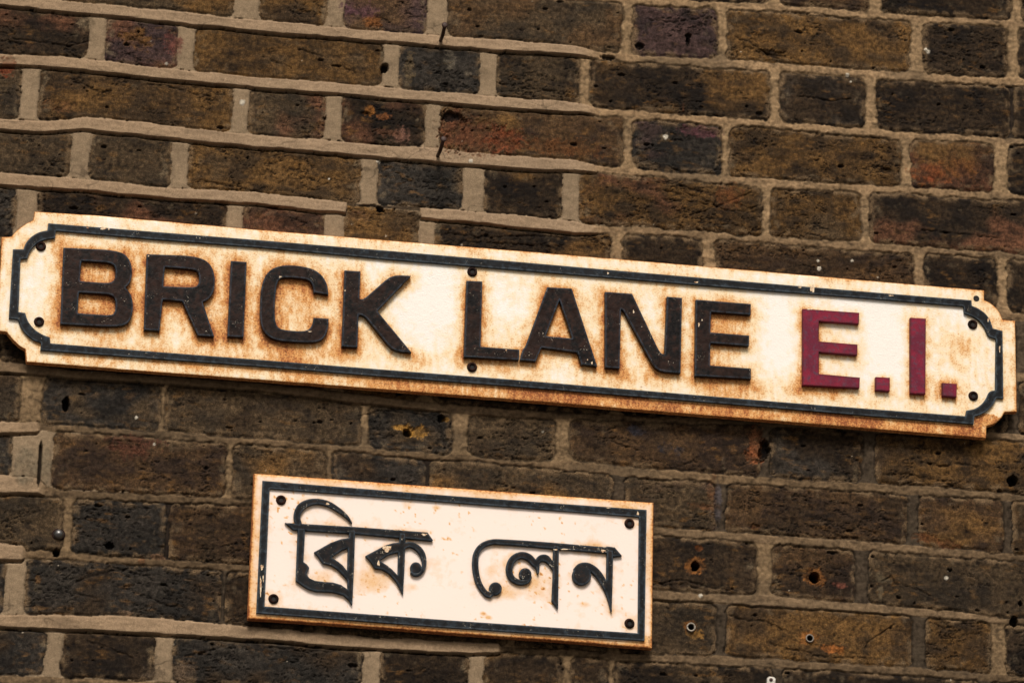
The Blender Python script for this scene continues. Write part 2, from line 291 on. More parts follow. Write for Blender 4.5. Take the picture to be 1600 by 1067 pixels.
# ---- holes, chips, dabs of colour where the photograph has them: (u, v, ru, rv, depth mm, colour, wobble)
ORG = (160,104,52); YEL = (178,132,62); BLK = (22,16,12); RED = (140,74,46)
FEAT = [
 (1086,884,15,12,.6,ORG,.5),(1086,884,6.5,6.5,22,BLK,.28),(1092,856,6,4,.8,(120,70,35),.6),
 (1273,901,16,13,.8,ORG,.6),(1273,902,7.5,8,24,BLK,.06),(1080,979,10,9,.4,ORG,.6),(1265,997,14,11,.6,ORG,.7),(1080,979,5.2,5.2,18,BLK,0),(1265.5,996.5,4.8,4.8,18,BLK,0),(1088,990,12,7,.6,(150,110,55),.8),
(1301,1013,16,6,.8,(170,104,50),.9),(1313,1019,6,3,.8,ORG,.6),
 (103,631,5,11,14,BLK,.3),(601,107,6,8,10,BLK,.25),(1582,752,8,8,14,BLK,.3),(1584,971,6,7,9,BLK,.3),(1594,943,3,4,8,BLK,.3),
 (1195,702,8,13,10,BLK,.5),(1181,692,11,28,1.6,(128,82,54),.9),(1176,712,12,12,1.2,(150,90,55),.8),
 (638,673,9,8,1.2,YEL,.6),(655,675,17,9,1.2,YEL,.7),(625,667,12,4,1.0,YEL,.5),(636,676,6,6,8,BLK,.4),(690,654,6,5,7,BLK,.5),(698,655,5,4,.5,YEL,.6),
 (88,863,5,6,9,BLK,.3),(171,853,6,5,6,BLK,.4),(1075,66,3,8,8,BLK,.6),(1075,56,5,4,5,BLK,.6),(1000,72,7,5,5,BLK,.5),
 (573,180,9,5,2,BLK,.5),(577,174,8,8,.3,(170,112,54),.8),(600,182,12,4,.3,(140,88,50),.9),(626,212,13,12,.3,(140,102,86),.9),(607,208,22,6,.3,(110,76,56),.9),
 (708,202,20,32,2.2,(122,78,54),.8),(745,215,50,25,1.2,(108,68,46),.9),(705,182,16,7,4,BLK,.6),(790,218,30,18,.8,(122,66,40),.9),
 (12,104,13,14,.8,(120,60,36),.8),(96,165,22,9,.3,(116,80,50),.9),(92,170,5,3,1.5,BLK,.5),(582,34,15,10,.1,(126,78,38),.8),(563,14,30,12,0,(92,62,70),.8),
 (270,70,14,18,0,(112,66,58),.8),(213,60,22,14,0,(112,78,38),.8),(1093,205,34,9,0,(96,58,64),.8),(1040,215,9,6,0,(120,104,80),.5),
 (1384,266,9,4,3,BLK,.5),(1186,178,5,3,3,BLK,.4),(135,35,12,8,.5,(120,104,82),.6),(133,42,10,6,0,(120,104,82),.6),
 (703,95,8,14,0,(106,98,84),.9),(640,110,8,22,.1,(104,88,64),.9),(731,115,6,5,0,(100,90,76),.6),(1068,168,2,7,-.6,(150,92,62),.3),
 (594,328,6,5,7,BLK,.5),(560,336,18,8,1.0,(110,82,60),.8),(620,342,36,10,1.0,(92,72,48),.9),(655,930,0.1,0.1,0,BLK,0),
 (205,700,30,16,0,(90,56,40),.9),(210,690,40,10,0,(84,52,40),.9),(272,720,9,6,1,BLK,.8),(322,732,3,3,3,BLK,.3),
 (60,905,4,6,.4,(126,90,52),.6),(195,957,11,4,-.8,(140,112,86),.6),(246,870,11,4,-.8,(140,108,82),.5),(222,876,5,4,-.6,(140,96,66),.5),
 (290,1050,16,18,-.6,(104,86,68),.5),(240,1052,18,10,0,(96,82,66),.9),(40,730,18,30,-1,(124,112,92),.2),(72,728,8,28,-.8,(122,110,90),.2),(62,725,2.6,34,7,BLK,.1),
 (1113,770,7,22,0,(110,78,52),.8),(1100,790,20,5,0,(112,74,46),.9),(1122,785,6,32,0,(84,78,80),.4),(1312,914,10,5,0,(116,70,56),.9),
 (1375,924,5,9,0,(104,92,72),.8),(1380,905,12,6,0,(92,82,64),.9),(995,672,14,8,0,(52,52,60),.8),(1040,700,10,8,0,(44,46,52),.8),(1060,703,8,6,0,(50,54,62),.8),
 (1450,840,20,7,.8,(106,66,38),.9),(1480,850,18,6,.8,(100,60,36),.9),(1180,822,8,3,2,(90,50,28),.8),
 (1455,272,30,16,0,(126,72,40),.9),(1500,262,30,16,0,(116,76,40),.9),(1455,280,6,4,1,(150,80,50),.5),(880,230,60,12,0,(104,66,36),.9),(1140,305,20,16,0,(110,68,38),.9),
 (950,90,10,4,4,BLK,.6),(1195,60,24,8,1,(116,84,44),.9),(1205,84,20,6,2.5,(40,30,22),.9),
]
rngf = np.random.default_rng(5); N_TR = len(FEAT)
for _ in range(900):                       # small pits everywhere
    s = rngf.random(); r = .9+2.2*s**4
    FEAT.append((rngf.uniform(-60,1660), rngf.uniform(-60,1130), r*rngf.uniform(.8,2.4), r*rngf.uniform(.5,1.0), 1.0+2.4*s, (26,20,16), .7))
for _ in range(60):                       # pale specks
    r = .6+.9*rngf.random()**2
    FEAT.append((rngf.uniform(-30,1630), rngf.uniform(-30,1100), r, r*rngf.uniform(.7,1.3), -.3, (190,178,158), .4))
for u, v, r in ((1324,117,3.0),(1329,128,1.6),(735,253,3),(591,252,3.4),(514,279,1.6),(1278,408,2),(1280,420,3),(1331,408,2.2),(213,652,2.2),(241,694,2.2),(848,674,1.8),(1095,930,3),(1040,214,4),(1478,903,3),(379,161,4),(1450,82,3.4),(1446,78,2.4),(260,100,2.4)):
    FEAT.append((u, v, r, r, -.4, (214,206,188), .5))
fw1 = fbm(X, Z, .008, 3, 30); fw2 = fbm(X, Z, .0028, 2, 31)
CRK = [[(412,88),(432,97),(456,106)],[(468,77),(486,82),(504,89)],[(533,103),(556,114)],[(112,127),(128,130),(150,141),(170,147)],[(230,131),(260,134),(300,146),(330,150)],[(220,930),(238,935),(258,945),(278,947)],[(120,907),(150,898),(180,890),(208,888)],
 [(118,927),(134,931),(150,934)],[(135,1002),(160,1008),(182,1017),(207,1026)],[(945,684),(972,694),(1003,705)],[(1148,58),(1170,66),(1200,84),(1228,88)],[(1165,74),(1190,78),(1215,92)],[(312,281),(350,288),(402,299)],[(1352,1013),(1356,1003),(1375,990),(1398,974)],[(1272,1022),(1300,1027),(1352,1026),(1356,1036)],
 [(1120,323),(1095,309),(1062,299)],[(1120,323),(1148,312),(1174,301)],[(1120,323),(1098,331),(1078,336)],[(1118,321),(1080,315),(1034,312)],[(1116,322),(1122,305),(1128,285)],[(1040,284),(1064,290),(1096,300)],[(1120,323),(1140,330),(1166,331)],[(1025,297),(1050,300),(1075,307)],
 [(1310,822),(1325,828),(1345,826),(1368,832)],[(1290,830),(1315,838),(1340,840)],[(1378,908),(1392,900),(1400,912),(1430,920),(1454,930)],[(1018,908),(1045,914),(1070,912),(1100,922)],[(1020,914),(1060,905),(1086,910),(1110,918),(1140,922)],[(1140,960),(1172,970),(1190,968),(1230,985)],[(1200,1003),(1230,1012),(1268,1020)],
 [(1440,722),(1470,728),(1500,724),(1530,730)],[(1380,742),(1420,740),(1448,748),(1490,752)],[(100,268),(88,262),(76,252)],[(60,345),(100,350),(150,346),(200,352),(260,351)],[(90,338),(140,341),(210,343),(300,353)],[(160,352),(230,360),(330,362)],[(700,365),(760,372),(820,368),(880,372)],[(720,378),(790,380),(860,386)],[(20,60),(60,66),(110,72),(140,64)],
 [(420,1010),(470,1016),(520,1018)],[(290,1024),(320,1018),(350,1010)],[(780,130),(820,138),(870,142)],[(1225,18),(1280,22),(1330,30)],[(1010,30),(1030,33),(1060,35)],[(1150,318),(1170,325),(1188,322)],[(560,650),(600,640),(660,646),(690,668),(696,700)],[(1440,360),(1500,366),(1560,372)],[(1250,150),(1300,158),(1330,154)]]
for c in CRK:
    P = [wall_pt(u, v) for u, v in c]; pa = np.array(P); g = .004
    i0, i1 = np.searchsorted(xs, [pa[:, 0].min()-g, pa[:, 0].max()+g]); k0, k1 = np.searchsorted(zs, [pa[:, 1].min()-g, pa[:, 1].max()+g])
    q = (slice(k0, k1), slice(i0, i1)); d = np.full(X[q].shape, 9.); xx = X[q]+.0016*fw1[q]; zz = Z[q]+.0026*fw1[q]
    for a, b in zip(P[:-1], P[1:]):
        ax_, az_ = b[0]-a[0], b[1]-a[1]; t = np.clip(((xx-a[0])*ax_+(zz-a[1])*az_)/(ax_*ax_+az_*az_), 0, 1)
        d = np.minimum(d, np.hypot(xx-a[0]-t*ax_, zz-a[1]-t*az_))
    mk = sstep(.0015, .0004, d)*np.clip(.75+1.2*fw1[q], .1, 1)
    H[q] = H[q]-.0018*mk; Cc[q] = mix(Cc[q], np.broadcast_to(lin((22,17,13)), mk.shape+(3,)), mk*.6)
for fi, (u, v, ru, rv, dep, colr, wob) in enumerate(FEAT):
    cx, cz = wall_pt(u, v); rx, rz = ru*MPX, rv*MPX*1.06
    g = max(rx, rz)*(1.5+wob)
    i0, i1 = np.searchsorted(xs, [cx-g, cx+g]); k0, k1 = np.searchsorted(zs, [cz-g, cz+g])
    if i1 <= i0 or k1 <= k0: continue
    s = (slice(k0, k1), slice(i0, i1))
    q = np.hypot((X[s]-cx)/rx, (Z[s]-cz)/rz) + wob*(.9*fw1[s]+.7*fw2[s])
    soft = .12 if dep > 5 else .45
    mk = sstep(1+soft*.5, 1-soft*.5, q)
    if N_TR <= fi < N_TR+900: mk = mk*is_brick[s]
    H[s] = H[s] - dep*.001*mk
    Cc[s] = mix(Cc[s], np.broadcast_to(lin(colr), mk.shape+(3,))*(1+.8*n_hi[s]+.3*n_mid[s])[..., None], mk*(.92 if (dep > 3 or max(ru, rv) < 5) else .8*np.clip(.75+n_mid[s]*1.2, .15, 1)))
Cc = np.clip(Cc*ALB, .004, .75)

# normals of the whole field, so the two meshes shade as one surface
gz, gx = np.gradient(H, zs, xs)
nrm = np.stack([-gx, -np.ones_like(gx), -gz], -1); nrm /= np.linalg.norm(nrm, axis=-1, keepdims=True)

# ------------------------------------------------------------------ materials
class NT:
    def __init__(s, name):
        s.m = bpy.data.materials.new(name); s.m.use_nodes = True; s.t = s.m.node_tree; s.b = s.t.nodes['Principled BSDF']; s.out = s.t.nodes['Material Output']
    def n(s, ty, **kw):
        x = s.t.nodes.new(ty)
        for k, v in kw.items(): setattr(x, k, v)
        return x
    def l(s, a, b): s.t.links.new(a, b)
    def noise(s, scale, detail=3, rough=.55, vec=None):
        x = s.n('ShaderNodeTexNoise'); x.inputs['Scale'].default_value = scale; x.inputs['Detail'].default_value = detail; x.inputs['Roughness'].default_value = rough
        if vec: s.l(vec, x.inputs['Vector'])
        return x.outputs['Fac']
    def ramp(s, fac, stops):
        x = s.n('ShaderNodeValToRGB'); e = x.color_ramp.elements
        stops = [(min(p, 1.0), c) for p, c in stops]
        while len(e) < len(stops): e.new(.5)
        for i, (p, c) in enumerate(stops):
            e[i].position = p; e[i].color = (*c, 1) if hasattr(c, '__len__') else (c, c, c, 1)
        s.l(fac, x.inputs[0]); return x.outputs[0]
    def mix(s, f, a, b, mode='MIX'):
        x = s.n('ShaderNodeMix', data_type='RGBA', blend_type=mode)
        for i, v in ((0, f), (6, a), (7, b)):
            if hasattr(v, 'links') or hasattr(v, 'is_linked'): s.l(v, x.inputs[i])
            else: x.inputs[i].default_value = v if not hasattr(v, '__len__') else (*v, 1) if len(v) == 3 else v
        return x.outputs[2]
    def math(s, op, a, b=0.0, c=None, clamp=False):
        x = s.n('ShaderNodeMath', operation=op); x.use_clamp = clamp
        for i, v in enumerate((a, b) if c is None else (a, b, c)):
            if hasattr(v, 'is_linked'): s.l(v, x.inputs[i])
            else: x.inputs[i].default_value = v
        return x.outputs[0]
    def bump(s, h, dist, strength=1.0, prev=None):
        x = s.n('ShaderNodeBump'); x.inputs['Distance'].default_value = dist; x.inputs['Strength'].default_value = strength; s.l(h, x.inputs['Height'])
        if prev: s.l(prev, x.inputs['Normal'])
        s.l(x.outputs[0], s.b.inputs['Normal']); return x.outputs[0]
def masonry(name, grain, rough, k):
    m = NT(name); pos = m.n('ShaderNodeNewGeometry').outputs['Position']
    at = m.n('ShaderNodeAttribute', attribute_name='tint').outputs['Color']
    f = m.noise(900, 4, .65, pos); g = m.noise(2600, 2, .6, pos)
    v = m.ramp(f, [(.32, 1-.6*k), (.5, 1.0), (.70, 1+.95*k)])
    c = m.mix(1.0, at, v, 'MULTIPLY')
    v2 = m.ramp(g, [(.35, .65), (.5, 1.0), (.66, 1.45)])
    c = m.mix(grain, c, m.mix(1.0, c, v2, 'MULTIPLY'))
    m.l(c, m.b.inputs['Base Color']); m.b.inputs['Roughness'].default_value = rough; m.b.inputs['Specular IOR Level'].default_value = .12
    h = m.math('ADD', f, m.math('MULTIPLY', g, .5)); m.bump(h, .0012, .7*grain+.2)
    return m.m
M_BRICK = masonry('weathered_brick', .8, .78, 1); M_MORTAR = masonry('lime_mortar', .3, .93, .38)

def field_mesh(name, facemask, mat, parent):
    """the cells picked by facemask, as one mesh"""
    used = np.zeros((NZ, NX), bool)
    used[:-1, :-1] |= facemask; used[1:, :-1] |= facemask; used[:-1, 1:] |= facemask; used[1:, 1:] |= facemask
    idx = np.full(NX*NZ, -1, np.int64); u = used.ravel(); nv = int(u.sum()); idx[u] = np.arange(nv)
    co = np.stack([X.ravel()[u], -H.ravel()[u], Z.ravel()[u]], -1).astype(np.float32)
    r, c = np.nonzero(facemask); a = r*NX+c
    q = np.stack([idx[a], idx[a+1], idx[a+NX+1], idx[a+NX]], -1).astype(np.int32)
    me = bpy.data.meshes.new(name); nf = len(q)
    me.vertices.add(nv); me.vertices.foreach_set('co', co.ravel())
    me.loops.add(nf*4); me.loops.foreach_set('vertex_index', q.ravel())
    me.polygons.add(nf); me.polygons.foreach_set('loop_start', np.arange(0, nf*4, 4, dtype=np.int32))
    try: me.polygons.foreach_set('loop_total', np.full(nf, 4, np.int32))
    except Exception: pass
    me.polygons.foreach_set('use_smooth', np.ones(nf, bool))
    ca = me.attributes.new('tint', 'FLOAT_COLOR', 'POINT')
    rgba = np.ones((nv, 4), np.float32); rgba[:, :3] = Cc.reshape(-1, 3)[u]; ca.data.foreach_set('color', rgba.ravel())
    me.update(calc_edges=True)
    me.normals_split_custom_set_from_vertices(nrm.reshape(-1, 3)[u].astype(np.float32))
    return link_mesh(name, me, mat, parent)

wall = empty('brick_wall', ((XMIN+XMAX)/2, 0, 0))
tag(wall, 'old weathered brown and grey brick wall with raised pale mortar joints behind both signs', 'wall')
fm = (is_brick[:-1, :-1].astype(int)+is_brick[1:, :-1]+is_brick[:-1, 1:]+is_brick[1:, 1:]) >= 2
field_mesh('brickwork', fm, M_BRICK, wall)
field_mesh('mortar', ~fm, M_MORTAR, wall)

# plainer brickwork carrying on round the detailed part, down to the pavement
mf = NT('plain_brickwork'); tc = mf.n('ShaderNodeNewGeometry').outputs['Position']
sp = mf.n('ShaderNodeSeparateXYZ'); mf.l(tc, sp.inputs[0]); cb_ = mf.n('ShaderNodeCombineXYZ'); mf.l(sp.outputs[0], cb_.inputs[0]); mf.l(sp.outputs[2], cb_.inputs[1])
bt = mf.n('ShaderNodeTexBrick'); mf.l(cb_.outputs[0], bt.inputs['Vector'])
bt.inputs['Scale'].default_value = 1; bt.inputs['Brick Width'].default_value = .2275; bt.inputs['Row Height'].default_value = COURSE; bt.inputs['Mortar Size'].default_value = .005
bt.inputs['Color1'].default_value = (*lin((84,62,36)), 1); bt.inputs['Color2'].default_value = (*lin((38,31,25)), 1); bt.inputs['Mortar'].default_value = (*lin((112,92,68)), 1)
nz_ = mf.noise(60, 6, .6, tc); mf.l(mf.mix(1.0, bt.outputs['Color'], mf.ramp(nz_, [(.32, .35), (.68, 1.6)]), 'MULTIPLY'), mf.b.inputs['Base Color'])
mf.b.inputs['Roughness'].default_value = .9
mf.bump(mf.math('ADD', mf.math('MULTIPLY', bt.outputs['Fac'], -.5), mf.math('MULTIPLY', nz_, .6)), .004)
def box_mesh(name, x0, x1, y0, y1, z0, z1):
    v = [(x, y, z) for x in (x0, x1) for y in (y0, y1) for z in (z0, z1)]
    f = [(0,1,3,2),(4,6,7,5),(0,4,5,1),(2,3,7,6),(0,2,6,4),(1,5,7,3)]
    me = bpy.data.meshes.new(name); me.from_pydata(v, [], f); me.update(); return me
x0, x1, z0, z1 = xs[0], xs[-1], zs[0], zs[-1]
for a, b, c, d in ((-7, x0, 0, 7), (x1, 7, 0, 7), (x0, x1, 0, z0), (x0, x1, z1, 7)):
    link_mesh('plain_brickwork', box_mesh('plain_brickwork', a, b, .001, .30, c, d), mf.m, wall)
mg = NT('pavement_stone'); gp = mg.n('ShaderNodeNewGeometry').outputs['Position']
mg.l(mg.ramp(mg.noise(6, 8, .6, gp), [(.3, lin((70,66,62))), (.7, lin((98,93,86)))]), mg.b.inputs['Base Color']); mg.b.inputs['Roughness'].default_value = .9
pv = link_mesh('pavement', box_mesh('pavement', -60, 60, -60, .2, -.2, -.004), mg.m); tag(pv, kind='structure')

# ------------------------------------------------------------------ signs
def zc(org, s): return lambda pts: [(org[0]+p[0]/s, org[1]+p[1]/s) for p in pts]
Z1 = zc((0,300), 3.0475); Z2 = zc((400,300), 3.0475); Z3 = zc((800,300), 3.0475); Z4 = zc((1200,350), 3.0475)
ZL = zc((380,720), 3.0735); ZR = zc((700,720), 3.0735)
def to_w(pts, out): return [wall_pt(u, v, out) for u, v in pts]
def area(p): return sum(p[i][0]*p[(i+1) % len(p)][1]-p[(i+1) % len(p)][0]*p[i][1] for i in range(len(p)))/2
def smooth_poly(p, keep=28, seg=3):
    """rounds only gentle corners of a traced outline"""
    n = len(p); out = []
    for i in range(n):
        a, b, c = Vector(p[i-1]), Vector(p[i]), Vector(p[(i+1) % n])
        if (b-a).length < 1e-9 or (c-b).length < 1e-9: continue
        ang = math.degrees((b-a).angle(c-b))
        if ang < 62 and ang > 6:
            la, lc = min((b-a).length*.45, .010), min((c-b).length*.45, .010)
            s = b+(a-b).normalized()*la; e = b+(c-b).normalized()*lc
            for k in range(seg+1):
                t = k/seg; out.append(tuple(s*(1-t)**2+b*2*t*(1-t)+e*t*t))
        else: out.append(p[i])
    return out
def solid(name, layers, mat, parent, bevel=.0006, res=1):
    """layers: list of (list of outlines, front y, back y), world XZ outlines; even-odd filled, extruded, bevelled, one mesh"""
    verts, faces = [], []
    dg = None
    for outl, yf, yb in layers:
        cu = bpy.data.curves.new('t', 'CURVE'); cu.dimensions = '2D'; cu.fill_mode = 'BOTH'
        for p in outl:
            s = cu.splines.new('POLY'); s.points.add(len(p)-1); s.use_cyclic_u = True
            for q, (x, z) in zip(s.points, p): q.co = (x, z, 0, 1)
        th = (yb-yf)/2; cu.extrude = max(th-bevel, 1e-5); cu.bevel_depth = bevel; cu.bevel_resolution = res; cu.offset = -bevel
        o = bpy.data.objects.new('t', cu); COL.objects.link(o)
        bpy.context.view_layer.update(); dg = bpy.context.evaluated_depsgraph_get()
        me = bpy.data.meshes.new_from_object(o.evaluated_get(dg))
        base = len(verts); ym = (yf+yb)/2
        verts += [(v.co.x, ym-v.co.z, v.co.y) for v in me.vertices]
        faces += [tuple(base+i for i in f.vertices) for f in me.polygons]
        bpy.data.objects.remove(o); bpy.data.meshes.remove(me); bpy.data.curves.remove(cu)
    me = bpy.data.meshes.new(name); me.from_pydata(verts, [], faces); me.update()
    return link_mesh(name, me, mat, parent)
def cast(o, voxel=.00042):
    """fuses the overlapping strokes of a letter into one rounded casting"""
    wd = o.modifiers.new('w', 'WELD'); wd.merge_threshold = 1e-5
    rm = o.modifiers.new('r', 'REMESH'); rm.mode = 'VOXEL'; rm.voxel_size = voxel; rm.use_smooth_shade = True
    sm = o.modifiers.new('s', 'SMOOTH'); sm.iterations = 3; sm.factor = .5
    bpy.context.view_layer.update(); dg = bpy.context.evaluated_depsgraph_get()
    me = bpy.data.meshes.new_from_object(o.evaluated_get(dg)); old = o.data; o.modifiers.clear(); o.data = me; me.name = o.name; bpy.data.meshes.remove(old)
def stroke(pts, n=9):
    """pts (u, v, width) photograph positions -> outline of a tapering stroke"""
    P = [np.array(p, float) for p in pts]; P = [2*P[0]-P[1]] + P + [2*P[-1]-P[-2]]
    S = []
    for i in range(1, len(P)-2):
        for k in range(n):
            t = k/n; a, b, c, d = P[i-1:i+3]
            S.append(.5*((2*b)+(c-a)*t+(2*a-5*b+4*c-d)*t*t+(3*b-a-3*c+d)*t**3))
    S.append(P[-2]); S = np.array(S); T_ = np.gradient(S[:, :2], axis=0); T_ /= np.linalg.norm(T_, axis=1, keepdims=True)+1e-9
    Nn = np.stack([-T_[:, 1], T_[:, 0]], -1); w_ = np.maximum(S[:, 2:3], 1)/2
    L = S[:, :2]+Nn*w_; R_ = S[:, :2]-Nn*w_
    cap = [tuple(S[-1, :2]+T_[-1]*w_[-1]*.7)]; cap0 = [tuple(S[0, :2]-T_[0]*w_[0]*.7)]
    return [tuple(p) for p in L]+cap+[tuple(p) for p in R_[::-1]]+cap0
def disc(u, v, r, n=28): return [(u+r*math.cos(2*math.pi*k/n), v+r*math.sin(2*math.pi*k/n)) for k in range(n)]

# traced outlines
PLATE1 = ([(54,330.5),(160,337),(260,346),(400,358.5),(600,375),(800,391),(1000,407.5),(1200,424.5),(1400,442),(1538,453.5)]
  + Z4([(1030,362),(1058,374),(1085,396),(1105,422),(1118,455),(1178,460)]) + [(1589,643.5)] + Z4([(1128,895),(1112,922),(1085,946),(1060,957),(1041,962)])
  + [(1541,684.5),(1400,673),(1200,656.5),(1000,640.5),(800,624),(600,608.5),(400,593),(200,578),(41.5,565.5)] + Z1([(120,748),(92,733),(62,705),(44,683),(33,667)]) + [(-5,516.5),(2.6,370)] + Z1([(55,213),(72,192),(98,168),(128,148),(158,134)]))
BORD_O = Z1([(230,148),(700,186),(1219,227)])+[(600,391),(800,408),(1000,425.5),(1200,442.5)]+Z4([(500,324),(970,362),(972,388),(1005,402),(1038,426),(1060,458),(1072,496),(1118,508),(1122,830),(1088,828),(1074,858),(1045,888),(1015,906),(984,914),(980,952),(500,914)])+[(1200,636),(800,603),(600,588)]+Z1([(1219,828),(700,790),(192,752),(196,716),(160,706),(125,678),(100,645),(86,606),(42,600),(62,272),(112,272),(122,242),(148,212),(185,190),(226,182)])
BORD_I = Z1([(266,184),(700,222),(1219,262)])+[(600,404.5),(800,421),(1000,437.5),(1200,454)]+Z4([(500,355),(932,391),(935,424),(975,438),(1008,460),(1034,492),(1048,535),(1086,545),(1083,790),(1053,795),(1042,826),(1018,858),(985,880),(946,886),(941,913),(500,880)])+[(1200,626),(800,592.5),(600,577)]+Z1([(1219,796),(700,756),(240,719),(238,690),(205,680),(165,655),(132,615),(121,575),(88,570),(98,318),(130,316),(140,284),(165,252),(200,228),(262,219)])
LETTERS = [
 ('B', [Z1([(302,265),(520,275),(590,290),(622,328),(631,385),(622,430),(597,455),(625,486),(635,540),(629,595),(606,628),(570,640),(490,640),(287,628)]),
        Z1([(388,328),(520,336),(546,350),(551,380),(548,412),(535,428),(510,434),(380,424)]), Z1([(376,478),(520,486),(546,500),(551,530),(548,570),(532,588),(370,577)])]),
 ('R', [Z1([(698,296),(900,303),(972,318),(1012,356),(1026,420),(1018,478),(992,512),(965,524),(1020,688),(942,683),(868,520),(775,512),(760,661),(685,656)]),
        Z1([(785,358),(925,368),(946,385),(949,415),(945,440),(928,455),(778,449)])]),
 ('I', [Z1([(1100,328),(1175,333),(1160,692),(1083,687)])]),
 ('C', [Z2([(345,488),(275,478),(271,448),(260,425),(235,413),(140,405),(112,412),(98,440),(90,520),(89,600),(98,638),(122,656),(215,664),(250,657),(268,633),(275,598),(346,603),(344,650),(328,692),(298,713),(240,717),(110,709),(60,690),(30,655),(18,600),(22,470),(40,402),(75,364),(130,348),(200,350),(270,365),(315,395),(340,440)])]),
 ('K', [Z2([(422,373),(498,378),(493,508),(512,512),(646,394),(738,399),(578,567),(741,764),(652,757),(516,588),(489,584),(483,740),(408,735)])]),
 ('L', [Z2([(1003,422),(1078,426),(1070,736),(1255,750),(1252,800),(990,785)])]),
 ('A', [Z3([(168,453),(285,460),(406,830),(330,821),(312,764),(141,741),(113,806),(38,800),(50,748),(62,740)]), Z3([(226,515),(286,697),(161,686)])]),
 ('N', [Z3([(443,475),(572,484),(706,768),(726,772),(738,498),(810,504),(803,862),(687,853),(528,560),(519,558),(513,840),(443,835)])]),
 ('E', [Z3([(875,512),(1138,533),(1137,585),(948,571),(945,668),(1130,683),(1128,733),(945,719),(943,825),(1138,840),(1138,890),(870,875)])]),
]
RED_L = [
 ('E', [Z4([(165,403),(435,422),(433,475),(243,462),(242,558),(427,573),(425,624),(243,609),(243,713),(438,730),(436,780),(165,766)])], 'letter'),
 ('.', [Z4([(513,727),(581,731),(580,795),(513,790)])], 'full_stop'),
 ('1', [Z4([(678,445),(752,450),(750,809),(678,805)])], 'letter'),
 ('.', [Z4([(831,755),(900,760),(898,823),(831,817)])], 'full_stop'),
]
PLATE2 = ZL([(52,58)])+[(550,750),(700,761),(860,773)]+ZR([(988,199),(981,900)])+[(860,1000),(700,989),(550,977)]+ZL([(22,757)])
B2_O = ZL([(93,93)])+[(700,773.5)]+ZR([(955,233),(945,862)])+[(700,980)]+ZL([(63,729)])
B2_I = ZL([(128,132)])+[(700,784)]+ZR([(918,268),(912,825)])+[(700,968)]+ZL([(103,696)])

# distance helpers for where rust has crept round the raised work
def seg_dist(px, pz, poly):
    d = np.full(px.shape, 9.)
    for i in range(len(poly)):
        a = np.array(poly[i-1]); b = np.array(poly[i]); ab = b-a; L2 = ab@ab
        if L2 < 1e-12: continue
        t = np.clip(((px-a[0])*ab[0]+(pz-a[1])*ab[1])/L2, 0, 1)
        d = np.minimum(d, np.hypot(px-a[0]-t*ab[0], pz-a[1]-t*ab[1]))
    return d
def inside(px, pz, poly):
    c = np.zeros(px.shape, bool)
    for i in range(len(poly)):
        (x1_, z1_), (x2_, z2_) = poly[i-1], poly[i]
        if z1_ == z2_: continue
        c ^= ((z1_ > pz) != (z2_ > pz)) & (px < (x2_-x1_)*(pz-z1_)/(z2_-z1_)+x1_)
    return c
def dense(poly, step):
    out = []
    for i in range(len(poly)):
        a = Vector(poly[i]); b = Vector(poly[(i+1) % len(poly)]); n = max(1, int((b-a).length/step))
        for k in range(n): out.append(tuple(a.lerp(b, k/n)))
    return out
